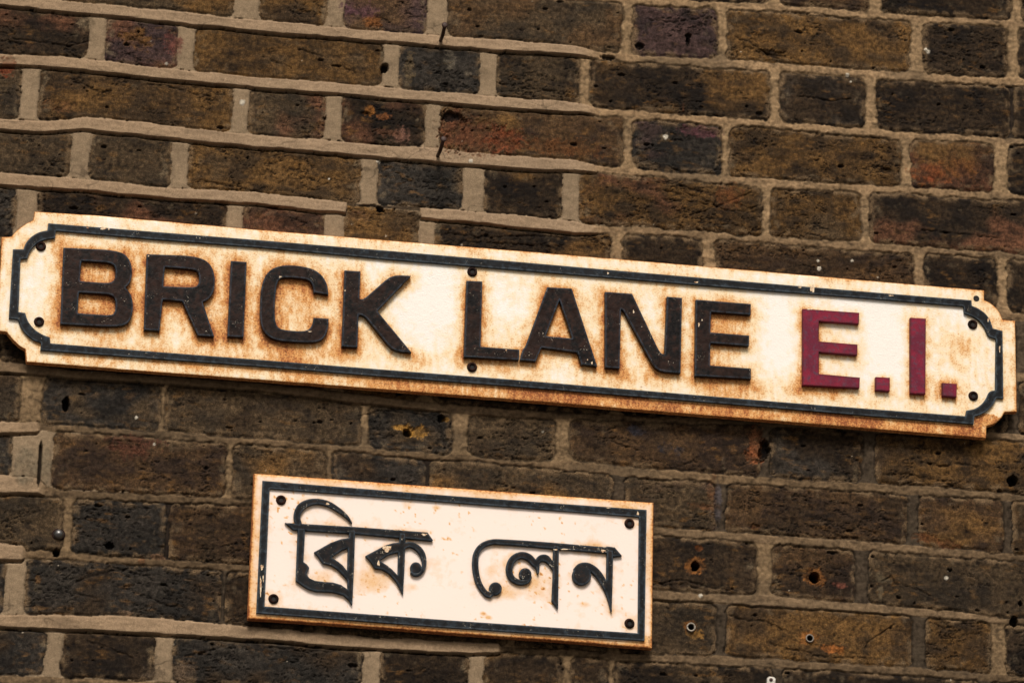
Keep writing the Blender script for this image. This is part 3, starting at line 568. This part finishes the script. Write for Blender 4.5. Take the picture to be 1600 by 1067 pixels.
def plate(name, outline, yf, yb, step, rust_fn, mat, parent, bev=.0012, wav=.0004):
    """cast plate: triangulated front carrying a rust amount, rolled edge, sides and back"""
    out = dense(outline, step)
    if area(out) < 0: out = out[::-1]
    n = len(out); O = np.array(out)
    tg = np.roll(O, -1, 0)-np.roll(O, 1, 0); tg /= np.linalg.norm(tg, axis=1, keepdims=True); nn = np.stack([tg[:, 1], -tg[:, 0]], -1)   # outward
    O = O + nn*(wav*fbm(O[:, 0], O[:, 1], .018, 3, 40))[:, None]
    Oi = O - nn*bev
    gx_ = np.arange(O[:, 0].min(), O[:, 0].max(), step); gz_ = np.arange(O[:, 1].min(), O[:, 1].max(), step)
    PX, PZ = np.meshgrid(gx_, gz_); PX = PX.ravel(); PZ = PZ.ravel()
    ip = [tuple(p) for p in Oi]
    ok = inside(PX, PZ, ip) & (seg_dist(PX, PZ, outline) > step*.7+bev)
    pts = [Vector(p) for p in ip]+[Vector((a, b)) for a, b in zip(PX[ok], PZ[ok])]
    edges = [(i, (i+1) % n) for i in range(n)]
    v2, e2, f2, *_ = delaunay_2d_cdt(pts, edges, [list(range(n))], 1, 1e-7, False)
    V = np.array([tuple(v) for v in v2]); nf = len(V)
    yw = .0005*fbm(V[:, 0], V[:, 1], .12, 2, 41)
    verts = [(a, yf+c, b) for (a, b), c in zip(V, yw)]
    faces = []
    cen = np.array([V[list(f)].mean(0) if len(f) > 2 else (99, 99) for f in f2]); keep = inside(cen[:, 0], cen[:, 1], ip)
    for f, kp in zip(f2, keep):
        if len(f) < 3 or not kp: continue
        p = [V[i] for i in f]; ar = area([tuple(q) for q in p])
        faces.append(tuple(f) if ar > 0 else tuple(f[::-1]))
    assert nf >= n
    rings = []
    for off_, y in ((.35, yf+.25*bev), (0, yf+bev), (0, yb)):
        rings.append(len(verts)); verts += [(p[0], y, p[1]) for p in (O-nn*bev*off_)]
    prev = 0
    for rb in rings:
        for i in range(n):
            j = (i+1) % n; faces.append((prev+i, rb+i, rb+j, prev+j))
        prev = rb
    faces.append(tuple(rings[-1]+i for i in range(n))[::1])
    me = bpy.data.meshes.new(name); me.from_pydata(verts, [], faces); me.update()
    VA = np.array(verts); r = rust_fn(VA[:, 0], VA[:, 2]); r[nf:] = np.maximum(r[nf:], .95)
    a = me.attributes.new('rust', 'FLOAT', 'POINT'); a.data.foreach_set('value', r.astype(np.float32))
    me.polygons.foreach_set('use_smooth', [True]*(len(faces)-1)+[False])
    return link_mesh(name, me, mat, parent)

def enamel(name, white, mid, speck_scale, gloss, bstr):
    """white paint gone to rust where the plate's rust amount is high"""
    m = NT(name); pos = m.n('ShaderNodeNewGeometry').outputs['Position']
    r = m.n('ShaderNodeAttribute', attribute_name='rust').outputs['Fac']
    f1 = m.noise(speck_scale, 3, .62, pos); f2 = m.noise(speck_scale*.22, 4, .6, pos); f3 = m.noise(speck_scale*.05, 4, .6, pos)
    amt = m.math('ADD', m.math('MULTIPLY', r, .86), m.math('MULTIPLY', m.math('SUBTRACT', f3, .5), .55))
    amt = m.math('ADD', amt, m.math('MULTIPLY', m.math('SUBTRACT', f2, .5), .55))
    speck = m.math('ADD', amt, m.math('MULTIPLY', m.math('SUBTRACT', f1, .5), 1.8))
    wash = m.ramp(amt, [(.10, white), (.40, mid), (.66, lin((228,176,108))), (.95, lin((206,138,74)))])
    c = m.mix(m.ramp(speck, [(.46, 0), (.66, .55), (1.0, .9)]), wash, m.ramp(speck, [(.50, lin((222,162,96))), (.80, lin((196,122,62))), (1.1, lin((150,84,42)))]))
    dark = m.ramp(m.math('ADD', m.math('MULTIPLY', r, .38), m.noise(speck_scale*.6, 3, .7, pos)), [(.84, 0), (.96, .6)])
    c = m.mix(dark, c, tuple(lin((104,52,30))))
    m.l(c, m.b.inputs['Base Color'])
    m.l(m.ramp(speck, [(.3, gloss), (.7, .8)]), m.b.inputs['Roughness']); m.b.inputs['Specular IOR Level'].default_value = .4
    m.bump(m.math('ADD', speck, m.math('MULTIPLY', f2, .8)), .0006, bstr)
    return m.m
W1 = tuple(lin((245,241,234))); W2 = tuple(lin((250,235,225)))
M_ENAM = enamel('rusted_white_paint', W1, tuple(lin((244,222,182))), 560, .45, .5)
M_ENAM2 = enamel('cream_paint', W2, tuple(lin((236,196,150))), 420, .3, .12)

def paint(name, c_a, c_b, c_c, chip=.70, rough=.42, edge=None):
    m = NT(name); pos = m.n('ShaderNodeNewGeometry').outputs['Position']
    a = m.noise(55, 5, .6, pos); b = m.noise(170, 4, .6, pos); s = m.noise(700, 3, .6, pos); sel = m.noise(90, 6, .7, pos)
    c = m.mix(m.ramp(a, [(.42, 0), (.58, 1)]), tuple(c_a), tuple(c_b))
    c = m.mix(m.ramp(b, [(.50, 0), (.66, 1)]), c, tuple(c_c))
    c = m.mix(1.0, c, m.ramp(s, [(.3, .86), (.7, 1.16)]), 'MULTIPLY')
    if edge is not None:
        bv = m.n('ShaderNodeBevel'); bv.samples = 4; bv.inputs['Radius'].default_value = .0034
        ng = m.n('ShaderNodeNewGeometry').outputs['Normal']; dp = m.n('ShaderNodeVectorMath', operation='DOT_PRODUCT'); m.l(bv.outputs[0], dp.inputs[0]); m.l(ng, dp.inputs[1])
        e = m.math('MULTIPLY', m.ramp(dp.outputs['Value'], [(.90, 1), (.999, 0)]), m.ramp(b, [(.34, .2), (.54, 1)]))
        c = m.mix(e, c, tuple(edge))  # on dark paint the edge tint is caught light put into the colour
    ch = m.math('MULTIPLY', m.ramp(s, [(chip-.02, 0), (chip+.02, 1)]), m.ramp(sel, [(.56, 0), (.64, 1)]))
    c = m.mix(ch, c, tuple(lin((206,196,176))))
    m.l(c, m.b.inputs['Base Color']); m.l(m.ramp(b, [(.35, rough-.1), (.7, rough+.22)]), m.b.inputs['Roughness']); m.b.inputs['Specular IOR Level'].default_value = .14
    m.bump(m.math('ADD', m.math('ADD', m.math('MULTIPLY', b, .9), m.math('MULTIPLY', a, 2.0)), m.math('MULTIPLY', s, .22)), .0007, .42)
    return m.m
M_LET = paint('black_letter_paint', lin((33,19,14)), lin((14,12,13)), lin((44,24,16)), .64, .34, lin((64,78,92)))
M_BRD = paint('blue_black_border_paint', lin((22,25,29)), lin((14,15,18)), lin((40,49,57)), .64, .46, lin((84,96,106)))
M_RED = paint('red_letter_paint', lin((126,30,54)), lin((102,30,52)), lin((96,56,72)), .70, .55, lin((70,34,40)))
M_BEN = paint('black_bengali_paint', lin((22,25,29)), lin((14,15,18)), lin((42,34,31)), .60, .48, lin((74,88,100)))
M_SCR = paint('rusty_screw_steel', lin((34,20,16)), lin((46,24,17)), lin((20,16,16)), .95, .75)
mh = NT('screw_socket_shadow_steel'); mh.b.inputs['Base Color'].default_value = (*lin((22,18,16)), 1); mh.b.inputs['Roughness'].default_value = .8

LW = [[to_w(p, .024) for p in outl] for _, outl in LETTERS] + [[to_w(p, .024) for p in outl] for _, outl, _n in RED_L]
def bump_sum(x, z, spots):
    s = 0
    for u, v, ru, rv, a in spots:
        cx, cz = wall_pt(u, v, .018); s = s + a*np.exp(-((x-cx)/(ru*MPX))**2-((z-cz)/(rv*MPX*1.06))**2)
    return s
PL1 = to_w(PLATE1, .018); BO1 = to_w(BORD_O, .022); BI1 = to_w(BORD_I, .022)
def rust1(x, z):
    inb = inside(x, z, BI1); dpl = seg_dist(x, z, PL1); dbo = np.minimum(seg_dist(x, z, BO1), seg_dist(x, z, BI1))
    dl = np.full(x.shape, 9.); ins = np.zeros(x.shape, bool)
    for k, L in enumerate(LW):
        d = np.full(x.shape, 9.)
        for p in L:
            d = np.minimum(d, seg_dist(x, z, p)); 
            if p is not L[0]: ins |= inside(x, z, p)
        dl = np.minimum(dl, d*(1.0 if k < len(LETTERS) else 1.5))
    # water runs down, so the stain is heavier under the raised letters
    dl2 = np.full(x.shape, 9.)
    for L in LW: dl2 = np.minimum(dl2, seg_dist(x, z+.009, L[0]))
    r = .22+.11*sstep(.36, .28, (x-wall_pt(0, 500, .018)[0])/(wall_pt(1600, 620, .018)[0]-wall_pt(0, 500, .018)[0])) + .30*np.exp(-(dl/.011)**1.4) + .22*np.exp(-dl/.0018) + .20*np.exp(-dl2/.013) + np.where(ins, .26, 0)
    r = r + .14*np.exp(-dbo/.005)
    rim = ~inside(x, z, BO1); zm = wall_pt(800, 508, .018)
    lower = rim & (seg_dist(x, z, to_w([(41,566),(1541,684.5),(1541,684),(41,565.5)], .018)) < .03)
    u_ = (x-wall_pt(0, 500, .018)[0])/(wall_pt(1600, 620, .018)[0]-wall_pt(0, 500, .018)[0])
    r = np.where(rim, .36+.34*np.exp(-dpl/.0022)+.16*np.exp(-dbo/.003), r)
    r = np.where(lower, .50+.34*sstep(.05, .55, u_)+.22*np.exp(-dbo/.004), r)
    r = r + bump_sum(x, z, [(640,500,45,60,-.22),(690,470,40,50,-.25),(660,560,60,14,.20),(1220,500,24,70,-.30),(1390,540,40,60,-.30),(1350,500,30,40,-.1),(1330,470,120,12,-.1),
        (1530,560,40,50,.20),(1500,540,30,30,.15),(60,450,25,40,-.08),(90,440,18,60,.10),(460,560,60,20,.25),(1150,610,60,14,.35),(1000,590,60,14,.18),(1280,612,70,12,.22),(1470,610,50,18,.3),
        (1030,440,60,14,.05),(300,560,120,10,.12),(330,500,30,40,.1),(440,485,35,30,.22),(220,545,90,10,.12),(960,560,22,30,.15),(740,500,22,60,.18),(1130,520,30,40,.12),(570,380,90,10,.1),(800,400,300,8,-.05),(740,465,60,12,.05),(1060,480,9,60,-.1),(40,360,14,10,-.1)])
    streak = fbm(x, z, .014, 3, 46, ax=.3); blot = fbm(x, z, .05, 4, 47)
    r = r*(1+.40*blot+.30*streak) + .07*blot + .08*streak
    return np.clip(r, 0, 1.1)
BEN_FRONT = .0185
PL2 = to_w(PLATE2, .015); BO2 = to_w(B2_O, .0185); BI2 = to_w(B2_I, .0185)

# Bengali lettering: strokes per letter
def sL(p): return [(*ZL([q])[0], q[2]/3.0735) for q in p]
def sR(p): return [(*ZR([q])[0], q[2]/3.0735) for q in p]
def dL(u, v, r): c = ZL([(u, v)])[0]; return disc(*c, r/3.0735)
def dR(u, v, r): c = ZR([(u, v)])[0]; return disc(*c, r/3.0735)
BEN = [
 ('letter_bar', [[ZL([(200,296),(540,316),(885,342),(912,380),(905,384),(540,350),(240,331)])]]),
 ('letter', [ [stroke(sL([(268,305,30),(258,268,32),(272,228,38),(305,203,34),(352,194,28),(405,204,26),(455,232,22),(497,266,15),(522,298,6)]))],
              [ZL([(262,322),(298,325),(292,430),(289,484),(306,496),(318,512),(304,542),(318,562),(345,574),(385,579),(430,582),(470,594),(505,618),(522,690),(505,665),(480,643),(430,630),(350,626),(310,614),(280,595),(252,575)])],
              [ZL([(509,330),(538,332),(532,520),(524,692),(512,655),(500,600)])],
              [ZL([(512,368),(470,374),(420,392),(340,437),(362,462),(382,492),(420,500),(450,518),(480,548),(506,580)]), ZL([(502,418),(470,432),(424,463),(455,482),(478,500),(500,528)])] ]),
 ('letter', [ [ZL([(751,345),(780,347),(775,500),(768,642),(752,600),(744,500)])],
              [ZL([(756,390),(720,393),(680,405),(630,432),(586,455),(612,485),(632,516),(665,520),(700,540),(735,580),(764,636),(752,560)]), ZL([(744,438),(700,450),(655,478),(690,500),(715,520),(742,548)])],
              [stroke(sL([(768,410,26),(800,400,26),(835,415,28),(860,445,27),(870,485,22),(864,520,18),(846,542,14),(822,545,12),(806,534,10)]))],
              [dL(829,512,27)] ]),
 ('letter_bar', [[stroke(sR([(208,640,34),(182,634,26),(152,592,27),(137,545,29),(131,490,30),(138,440,28),(165,405,26),(210,388,25),(260,388,26),(380,396,28),(500,406,30),(640,418,30),(790,430,30)]))],
              [dR(228,612,31)], [ZR([(760,409),(800,413),(836,455),(800,460),(765,445)])] ]),
 ('letter', [ [ZR([(505,405),(533,407),(531,560),(529,712),(498,672),(503,560)])],
              [stroke(sR([(432,540,8),(430,512,20),(415,490,30),(385,460,34),(345,452,32),(308,476,34),(294,522,32),(308,562,28),(345,582,24),(380,578,20),(398,556,14)]))],
              [dR(371,543,30)],
              [stroke(sR([(424,500,20),(440,470,30),(468,466,34),(492,488,26),(508,520,14)]))] ]),
 ('letter', [ [ZR([(762,425),(794,428),(790,600),(786,732),(774,690),(760,620)])],
              [dR(642,550,46)], [stroke(sR([(606,520,10),(632,500,18),(668,500,26),(702,522,34),(735,562,34),(762,615,26),(776,665,16),(785,722,6)]))] ]),
]
def rust2(x, z):
    dpl = seg_dist(x, z, PL2); dbo = np.minimum(seg_dist(x, z, BO2), seg_dist(x, z, BI2)); rim = ~inside(x, z, BO2)
    r = .02 + .10*np.exp(-dbo/.004) + 0*x
    low = seg_dist(x, z, to_w([ZL([(22,757)])[0], ZR([(981,900)])[0]]*2, .015)) < .014
    r = np.where(rim, .16+.90*np.exp(-dpl/.0026)+.22*np.exp(-dbo/.003)+np.where(low, .18, 0), r)
    dl = np.full(x.shape, 9.)
    for _, st in BEN:
        for L in st:
            for p in L: dl = np.minimum(dl, seg_dist(x, z, to_w(p, BEN_FRONT)[::2]))
    r = r + .26*np.exp(-dl/.005)*(~rim)
    r = r + bump_sum(x, z, [(575,905,26,20,.42),(505,900,16,8,.35),(595,915,16,12,.3),(835,915,22,18,.42),(795,925,20,14,.42),(770,890,10,14,.25),(756,957,5,3,.8),(764,963,5,3,.8),(930,855,18,10,.3),(912,942,10,4,.35),(890,940,6,4,.3),(682,792,6,4,.6),(645,915,10,5,.2),(700,900,30,40,.12),
        (439,781,13,13,.3),(427,935,12,12,.35),(984,818,12,12,.3),(984,974,14,14,.4),(660,750,40,6,.5),(400,900,6,60,.1),(560,985,100,6,.2),(1005,1000,16,10,.3),(980,792,20,6,.3)])
    fl = fbm(x, z, .0055, 2, 48); r = r + .75*sstep(.32, .56, fl)*sstep(-.15, .35, fbm(x, z, .06, 2, 49))*(~rim)
    return np.clip(r + .07*fbm(x, z, .03, 3, 45) + .05*fbm(x, z, .012, 3, 43, ax=4), 0, 1.1)

def screw(u, v, out, parent, r=.0052, ang=0):
    cx, cz = wall_pt(u, v, out); me = bpy.data.meshes.new('screw'); vs, fs = [], []; n = 24
    prof = [(0, -.0002), (.50, -.0002), (.56, -.0016), (.80, -.0020), (1.0, -.0014), (1.16, .0012)]     # recessed socket, domed rusty head
    for k, (pr, y) in enumerate(prof):
        for i in range(n):
            a = 2*math.pi*i/n+ang; rr = pr*r
            if .3 < pr < .5: rr *= 1/math.cos(((a-ang) % (math.pi/3))-math.pi/6)*.95
            vs.append((cx+rr*math.cos(a), -out+y, cz+rr*math.sin(a)))
    for k in range(len(prof)-1):
        for i in range(n): j = (i+1) % n; fs.append((k*n+i, k*n+j, (k+1)*n+j, (k+1)*n+i))
    me.from_pydata(vs, [], fs); me.update(); me.polygons.foreach_set('use_smooth', [True]*len(fs))
    s = link_mesh('screw', me, M_SCR, parent)
    m2 = bpy.data.meshes.new('socket'); m2.from_pydata([(cx+.56*r*math.cos(2*math.pi*i/6+ang), -out-.0012, cz+.56*r*math.sin(2*math.pi*i/6+ang)) for i in range(6)]+[(cx+.44*r*math.cos(2*math.pi*i/6+ang), -out-.00025, cz+.44*r*math.sin(2*math.pi*i/6+ang)) for i in range(6)], [], [tuple(range(6, 12))]+[(i, (i+1) % 6, 6+(i+1) % 6, 6+i) for i in range(6)]); m2.update()
    q = bpy.data.objects.new('socket', m2); COL.objects.link(q); m2.materials.append(mh.m); q.parent = s
    return s

b1 = wall_pt(800, 640, .018)
S1 = empty('street_sign', (b1[0], -.018, b1[1]))
tag(S1, 'long white rusted street nameplate reading BRICK LANE E.1. in raised black and red letters', 'street sign')
plate('plate', PL1, -.018, -.009, .0019, rust1, M_ENAM, S1)
solid('border', [([smooth_poly(BO1), smooth_poly(BI1)], -.0218, -.0165)], M_BRD, S1, .0007)
for k, (ch, outl) in enumerate(LETTERS):
    o = solid('letter', [([smooth_poly(p) for p in LW[k]], -.0245-(.0002 if ch == 'A' else 0), -.0165)], M_LET, S1, .0008)
    o['label'] = 'raised black capital letter ' + ch
for k, (ch, outl, nm) in enumerate(RED_L):
    o = solid(nm, [(LW[len(LETTERS)+k], -.0240, -.0165)], M_RED, S1, .0006)
    o['label'] = 'raised dark red ' + ('full stop' if ch == '.' else 'capital letter E' if ch == 'E' else 'numeral one drawn as a plain bar')
for (u, v) in Z1([(195,258),(186,617)])+Z2([(1030,380),(1029,833)])+Z4([(975,478),(978,818)]): screw(u, v, .0188, S1, .0052, random.random())
# small fixing hole, top right: a dark raised disc, shade put into its colour
cx, cz = wall_pt(*Z4([(992,355)])[0], .0181)
hm_ = bpy.data.meshes.new('screw_hole'); nn_ = 20
hm_.from_pydata([(cx+r*math.cos(2*math.pi*i/nn_), y, cz+r*math.sin(2*math.pi*i/nn_)) for r, y in ((.0036, -.0182), (.0030, -.0186), (.0024, -.0183), (.0001, -.0182)) for i in range(nn_)], [], [(k*nn_+i, k*nn_+(i+1) % nn_, (k+1)*nn_+(i+1) % nn_, (k+1)*nn_+i) for k in range(3) for i in range(nn_)]); hm_.update()
link_mesh('screw_hole', hm_, mh.m, S1)

b2 = wall_pt(703, 1000, .015)
S2 = empty('street_sign', (b2[0], -.015, b2[1]))
tag(S2, 'smaller cream rectangular sign with raised black Bengali lettering, below the long nameplate', 'street sign')
plate('plate', PL2, -.015, -.006, .0015, rust2, M_ENAM2, S2, .0018, .0003)
solid('border', [([BO2, BI2], -.0182, -.0138)], M_BRD, S2, .0007)
lab = iter(['headline bar of the first Bengali word', 'raised Bengali letter with the looping vowel sign above the bar', 'raised Bengali letter with a curled tail on its right', 'curling vowel sign and headline bar of the second Bengali word', 'raised Bengali letter with a spiral and a small hump', 'last raised Bengali letter with a round black knob'])
for nm, st in BEN:
    lay = []
    for q, L in enumerate(st): lay.append(([to_w(p, BEN_FRONT) for p in L], -.0194-(.0001 if nm == 'letter' else 0), -.0138))
    o = solid(nm, lay, M_BEN, S2, .0010, 3); cast(o); o['label'] = next(lab)
for (u, v) in ZL([(182,187),(146,661)])+ZR([(872,299),(872,779)]): screw(u, v, .0158, S2, .0052, random.random())

# bare patches where paint has flaked off the raised work
mp = NT('flaked_paint'); p_ = mp.n('ShaderNodeNewGeometry').outputs['Position']
mp.l(mp.ramp(mp.noise(420, 4, .65, p_), [(.36, lin((150,88,46))), (.5, lin((222,196,160))), (.7, lin((240,228,208)))]), mp.b.inputs['Base Color']); mp.b.inputs['Roughness'].default_value = .7
def flake(owner, u, v, ru, rv, out, seed):
    rr = random.Random(seed); n = 22; ph = rr.random()*6
    pts = [wall_pt(u+ru*math.cos(a)*k, v+rv*math.sin(a)*k, out) for a, k in ((2*math.pi*i/n, 1+.22*math.sin(3*2*math.pi*i/n+ph)+rr.uniform(-.2, .2)) for i in range(n))]
    me = bpy.data.meshes.new('flaked_patch'); vs = [(x, -out, z) for x, z in pts]+[(x, -out+.0012, z) for x, z in pts]
    me.from_pydata(vs, [], [tuple(range(n))]+[(i, (i+1) % n, n+(i+1) % n, n+i) for i in range(n)]); me.update(); me.materials.append(mp.m)
    o = bpy.data.objects.new('flaked_patch', me); COL.objects.link(o); o.parent = owner
def kids(root, nm): return [o for o in root.children if o.name.split('.')[0] == nm]
bd1, bd2 = kids(S1, 'border')[0], kids(S2, 'border')[0]
for i, (u, v, a, b) in enumerate(((1269.5,451.5,3.2,5),(161,357,4,2),(137,356,1.6,1),(170,358,1.2,1.2),(950,427,1.5,1.4),(1088,441,3,1),(1250,449,2.4,.9),(1392,462,4,.8),(1002,604,1.4,1),(1544,500,1.2,2.6),(1562,545,1,5))): flake(bd1, u, v, a, b, .0221, i)
for i, (u, v, a, b) in enumerate((ZL([(90,510)])[0]+(2.2,4),ZL([(84,600)])[0]+(1.3,15),ZL([(96,562)])[0]+(.9,5),ZR([(912,252)])[0]+(1.6,2.6),ZR([(770,225)])[0]+(3,.6))): flake(bd2, u, v, a, b, .0185, 40+i)
bl = kids(S2, 'letter'); bb = kids(S2, 'letter_bar')
flake(bl[1], *ZL([(690,420)])[0], 6, 5, .0198, 61); flake(bl[1], *ZL([(650,490)])[0], 2, 4, .0198, 62)
flake(bb[0], *ZL([(735,330)])[0], 5, .8, .0197, 63); flake(bb[0], *ZL([(870,352)])[0], 4, 1.6, .0197, 64); flake(bb[1], *ZR([(745,431)])[0], 3.4, 2, .0197, 65); flake(bb[1], *ZR([(560,423)])[0], 6, .8, .0197, 66)
flake(bl[0], *ZL([(404,205)])[0], 2.6, 1.6, .0198, 67); flake(bl[2], *ZR([(517,425)])[0], 3, 1, .0198, 68)
ll = kids(S1, 'letter')
for k, u, v, a, b in ((3,438,432.5,2,1),(3,539,454,1.2,1),(0,250-18,400,1,1),(7,990,487,1,2.6),(8,1092,507,1.2,3),(6,925,567,1.2,2.2),(6,918,562,1,1),(3,484,518,3,.7),(8,1097,500,.8,1.4),(9,1265,483,4,1),(5,791,547,1.2,1)): flake(ll[k], u, v, a, b, .0250 if k == 6 else .0248 if k < 9 else .0243, 80+k)

# ------------------------------------------------------------------ small fixings on the wall
def tube(pts, radii, n=14, cap=True):
    vs, fs = [], []
    P = [Vector(p) for p in pts]
    for i, p in enumerate(P):
        t = (P[min(i+1, len(P)-1)]-P[max(i-1, 0)]).normalized(); a = t.orthogonal().normalized(); b = t.cross(a)
        for k in range(n):
            an = 2*math.pi*k/n; vs.append(tuple(p+(a*math.cos(an)+b*math.sin(an))*radii[i]))
    for i in range(len(P)-1):
        for k in range(n): j = (k+1) % n; fs.append((i*n+k, i*n+j, (i+1)*n+j, (i+1)*n+k))
    if cap: fs += [tuple(range(n))[::-1], tuple((len(P)-1)*n+k for k in range(n))]
    return vs, fs
def mesh_of(name, vf, mat, parent=None, smooth=True):
    me = bpy.data.meshes.new(name); me.from_pydata(vf[0], [], vf[1]); me.update(); me.polygons.foreach_set('use_smooth', [smooth]*len(vf[1])); return link_mesh(name, me, mat, parent)
mn = NT('rusty_nail_iron'); p_ = mn.n('ShaderNodeNewGeometry').outputs['Position']
mn.l(mn.ramp(mn.noise(500, 4, .6, p_), [(.35, lin((34,26,24))), (.65, lin((74,50,40)))]), mn.b.inputs['Base Color']); mn.b.inputs['Roughness'].default_value = .6; mn.b.inputs['Metallic'].default_value = .3
for (bu, bv, hu, hv, lb) in ((688.5,61,695,40,'upper rusty nail jutting from the pale joint near the top edge of the wall'), (683,242,693,218,'lower rusty nail jutting from the pale joint above the word LANE')):
    a = wall_pt(bu, bv, .003); d = .046; b = wall_pt(hu, hv, d)
    e = empty('nail', (a[0], -.003, a[1])); tag(e, lb, 'nail', 'two rusty nails left in the wall')
    A_, B_ = Vector((a[0], .012, a[1]-.002)), Vector((b[0], -d, b[1])); mid = A_.lerp(B_, .55)+Vector((.0008, 0, -.0012))
    mesh_of('shank', tube([A_, mid, B_], [.0021, .0022, .0021]), mn.m, e)
    t = (B_-mid).normalized(); mesh_of('nail_head', tube([B_-t*.0002, B_+t*.0004, B_+t*.0014, B_+t*.0020], [.0030, .0037, .0035, .0022]), mn.m, e)
def ring(cx, cz, prof, n=28):
    vs = [(cx+r*math.cos(2*math.pi*i/n), y, cz+r*math.sin(2*math.pi*i/n)) for r, y in prof for i in range(n)]
    fs = [(k*n+i, k*n+(i+1) % n, (k+1)*n+(i+1) % n, (k+1)*n+i) for k in range(len(prof)-1) for i in range(n)]
    return vs, fs
mw = NT('pale_plug_plastic'); p_ = mw.n('ShaderNodeNewGeometry').outputs['Position']
mw.l(mw.ramp(mw.noise(400, 3, .6, p_), [(.35, lin((110,100,88))), (.65, lin((196,188,174)))]), mw.b.inputs['Base Color']); mw.b.inputs['Roughness'].default_value = .55
mw2 = NT('grey_plug_plastic'); mw2.b.inputs['Base Color'].default_value = (*lin((128,120,110)), 1); mw2.b.inputs['Roughness'].default_value = .6
for (u, v, r, mt, lb) in ((1080,979,.0052,mw.m,'white plastic wall plug set in the brick just right of the Bengali sign'), (1265.5,996.5,.0048,mw2.m,'grey plastic wall plug ringed with orange brick dust, farther right of the Bengali sign')):
    cx, cz = wall_pt(u, v, .001); e = empty('wall_plug', (cx, -.001, cz)); tag(e, lb, 'wall plug', 'plastic plugs left in drilled holes')
    mesh_of('collar', ring(cx, cz, [(r, .006), (r, -.0008), (r*.94, -.0014), (r*.74, -.0014), (r*.68, -.0004), (r*.66, .014)]), mt, e)
    mesh_of('bore', ring(cx, cz, [(r*.67, .0002), (r*.66, .013), (.0001, .0135)]), mh.m, e)
ms = NT('bright_bolt_steel'); ms.b.inputs['Base Color'].default_value = (*lin((120,120,120)), 1); ms.b.inputs['Metallic'].default_value = .9; ms.b.inputs['Roughness'].default_value = .38
p_ = ms.n('ShaderNodeNewGeometry').outputs['Position']; ms.bump(ms.noise(300, 3, .6, p_), .001, .3)
cx, cz = wall_pt(92, 833, .006); e = empty('wall_bolt', (cx, -.001, cz)); tag(e, 'small shiny domed steel bolt head in the wall at lower left', 'bolt')
r = .0058
mesh_of('bolt_head', ring(cx, cz, [(r*.98, .004), (r, -.001), (r*.92, -.0035), (r*.72, -.0056), (r*.4, -.0070), (.0001, -.0075)]), ms.m, e)
mesh_of('washer', ring(cx, cz, [(r*1.28, .003), (r*1.28, -.0006), (r*1.2, -.001), (r*.95, -.001)]), M_SCR, e)
# white plastic cable clip at the bottom edge of the view
cx, cz = wall_pt(1204.5, 1064, .006); import bmesh
bm = bmesh.new()
bmesh.ops.create_cube(bm, size=1, matrix=Matrix.Translation((cx, -.004, cz-.003)) @ Matrix.Rotation(.06, 4, 'Y') @ Matrix.Diagonal((.0092, .010, .016, 1)))
bmesh.ops.bevel(bm, geom=bm.edges[:], offset=.0014, segments=2, affect='EDGES')
me = bpy.data.meshes.new('cable_clip'); bm.to_mesh(me); bm.free()
mc = NT('white_clip_plastic'); p_ = mc.n('ShaderNodeNewGeometry').outputs['Position']; mc.l(mc.ramp(mc.noise(260, 3, .6, p_), [(.3, lin((170,164,154))), (.6, lin((226,222,214)))]), mc.b.inputs['Base Color']); mc.b.inputs['Roughness'].default_value = .4
e = empty('cable_clip', (cx, 0, cz)); tag(e, 'tiny white plastic cable clip at the bottom edge, right of the Bengali sign', 'cable clip')
link_mesh('clip_body', me, mc.m, e)
mesh_of('clip_pin', ring(cx-.0005, cz+.001, [(.0020, -.0088), (.0020, -.0096), (.0014, -.0102), (.0001, -.0103)]), mn.m, e)
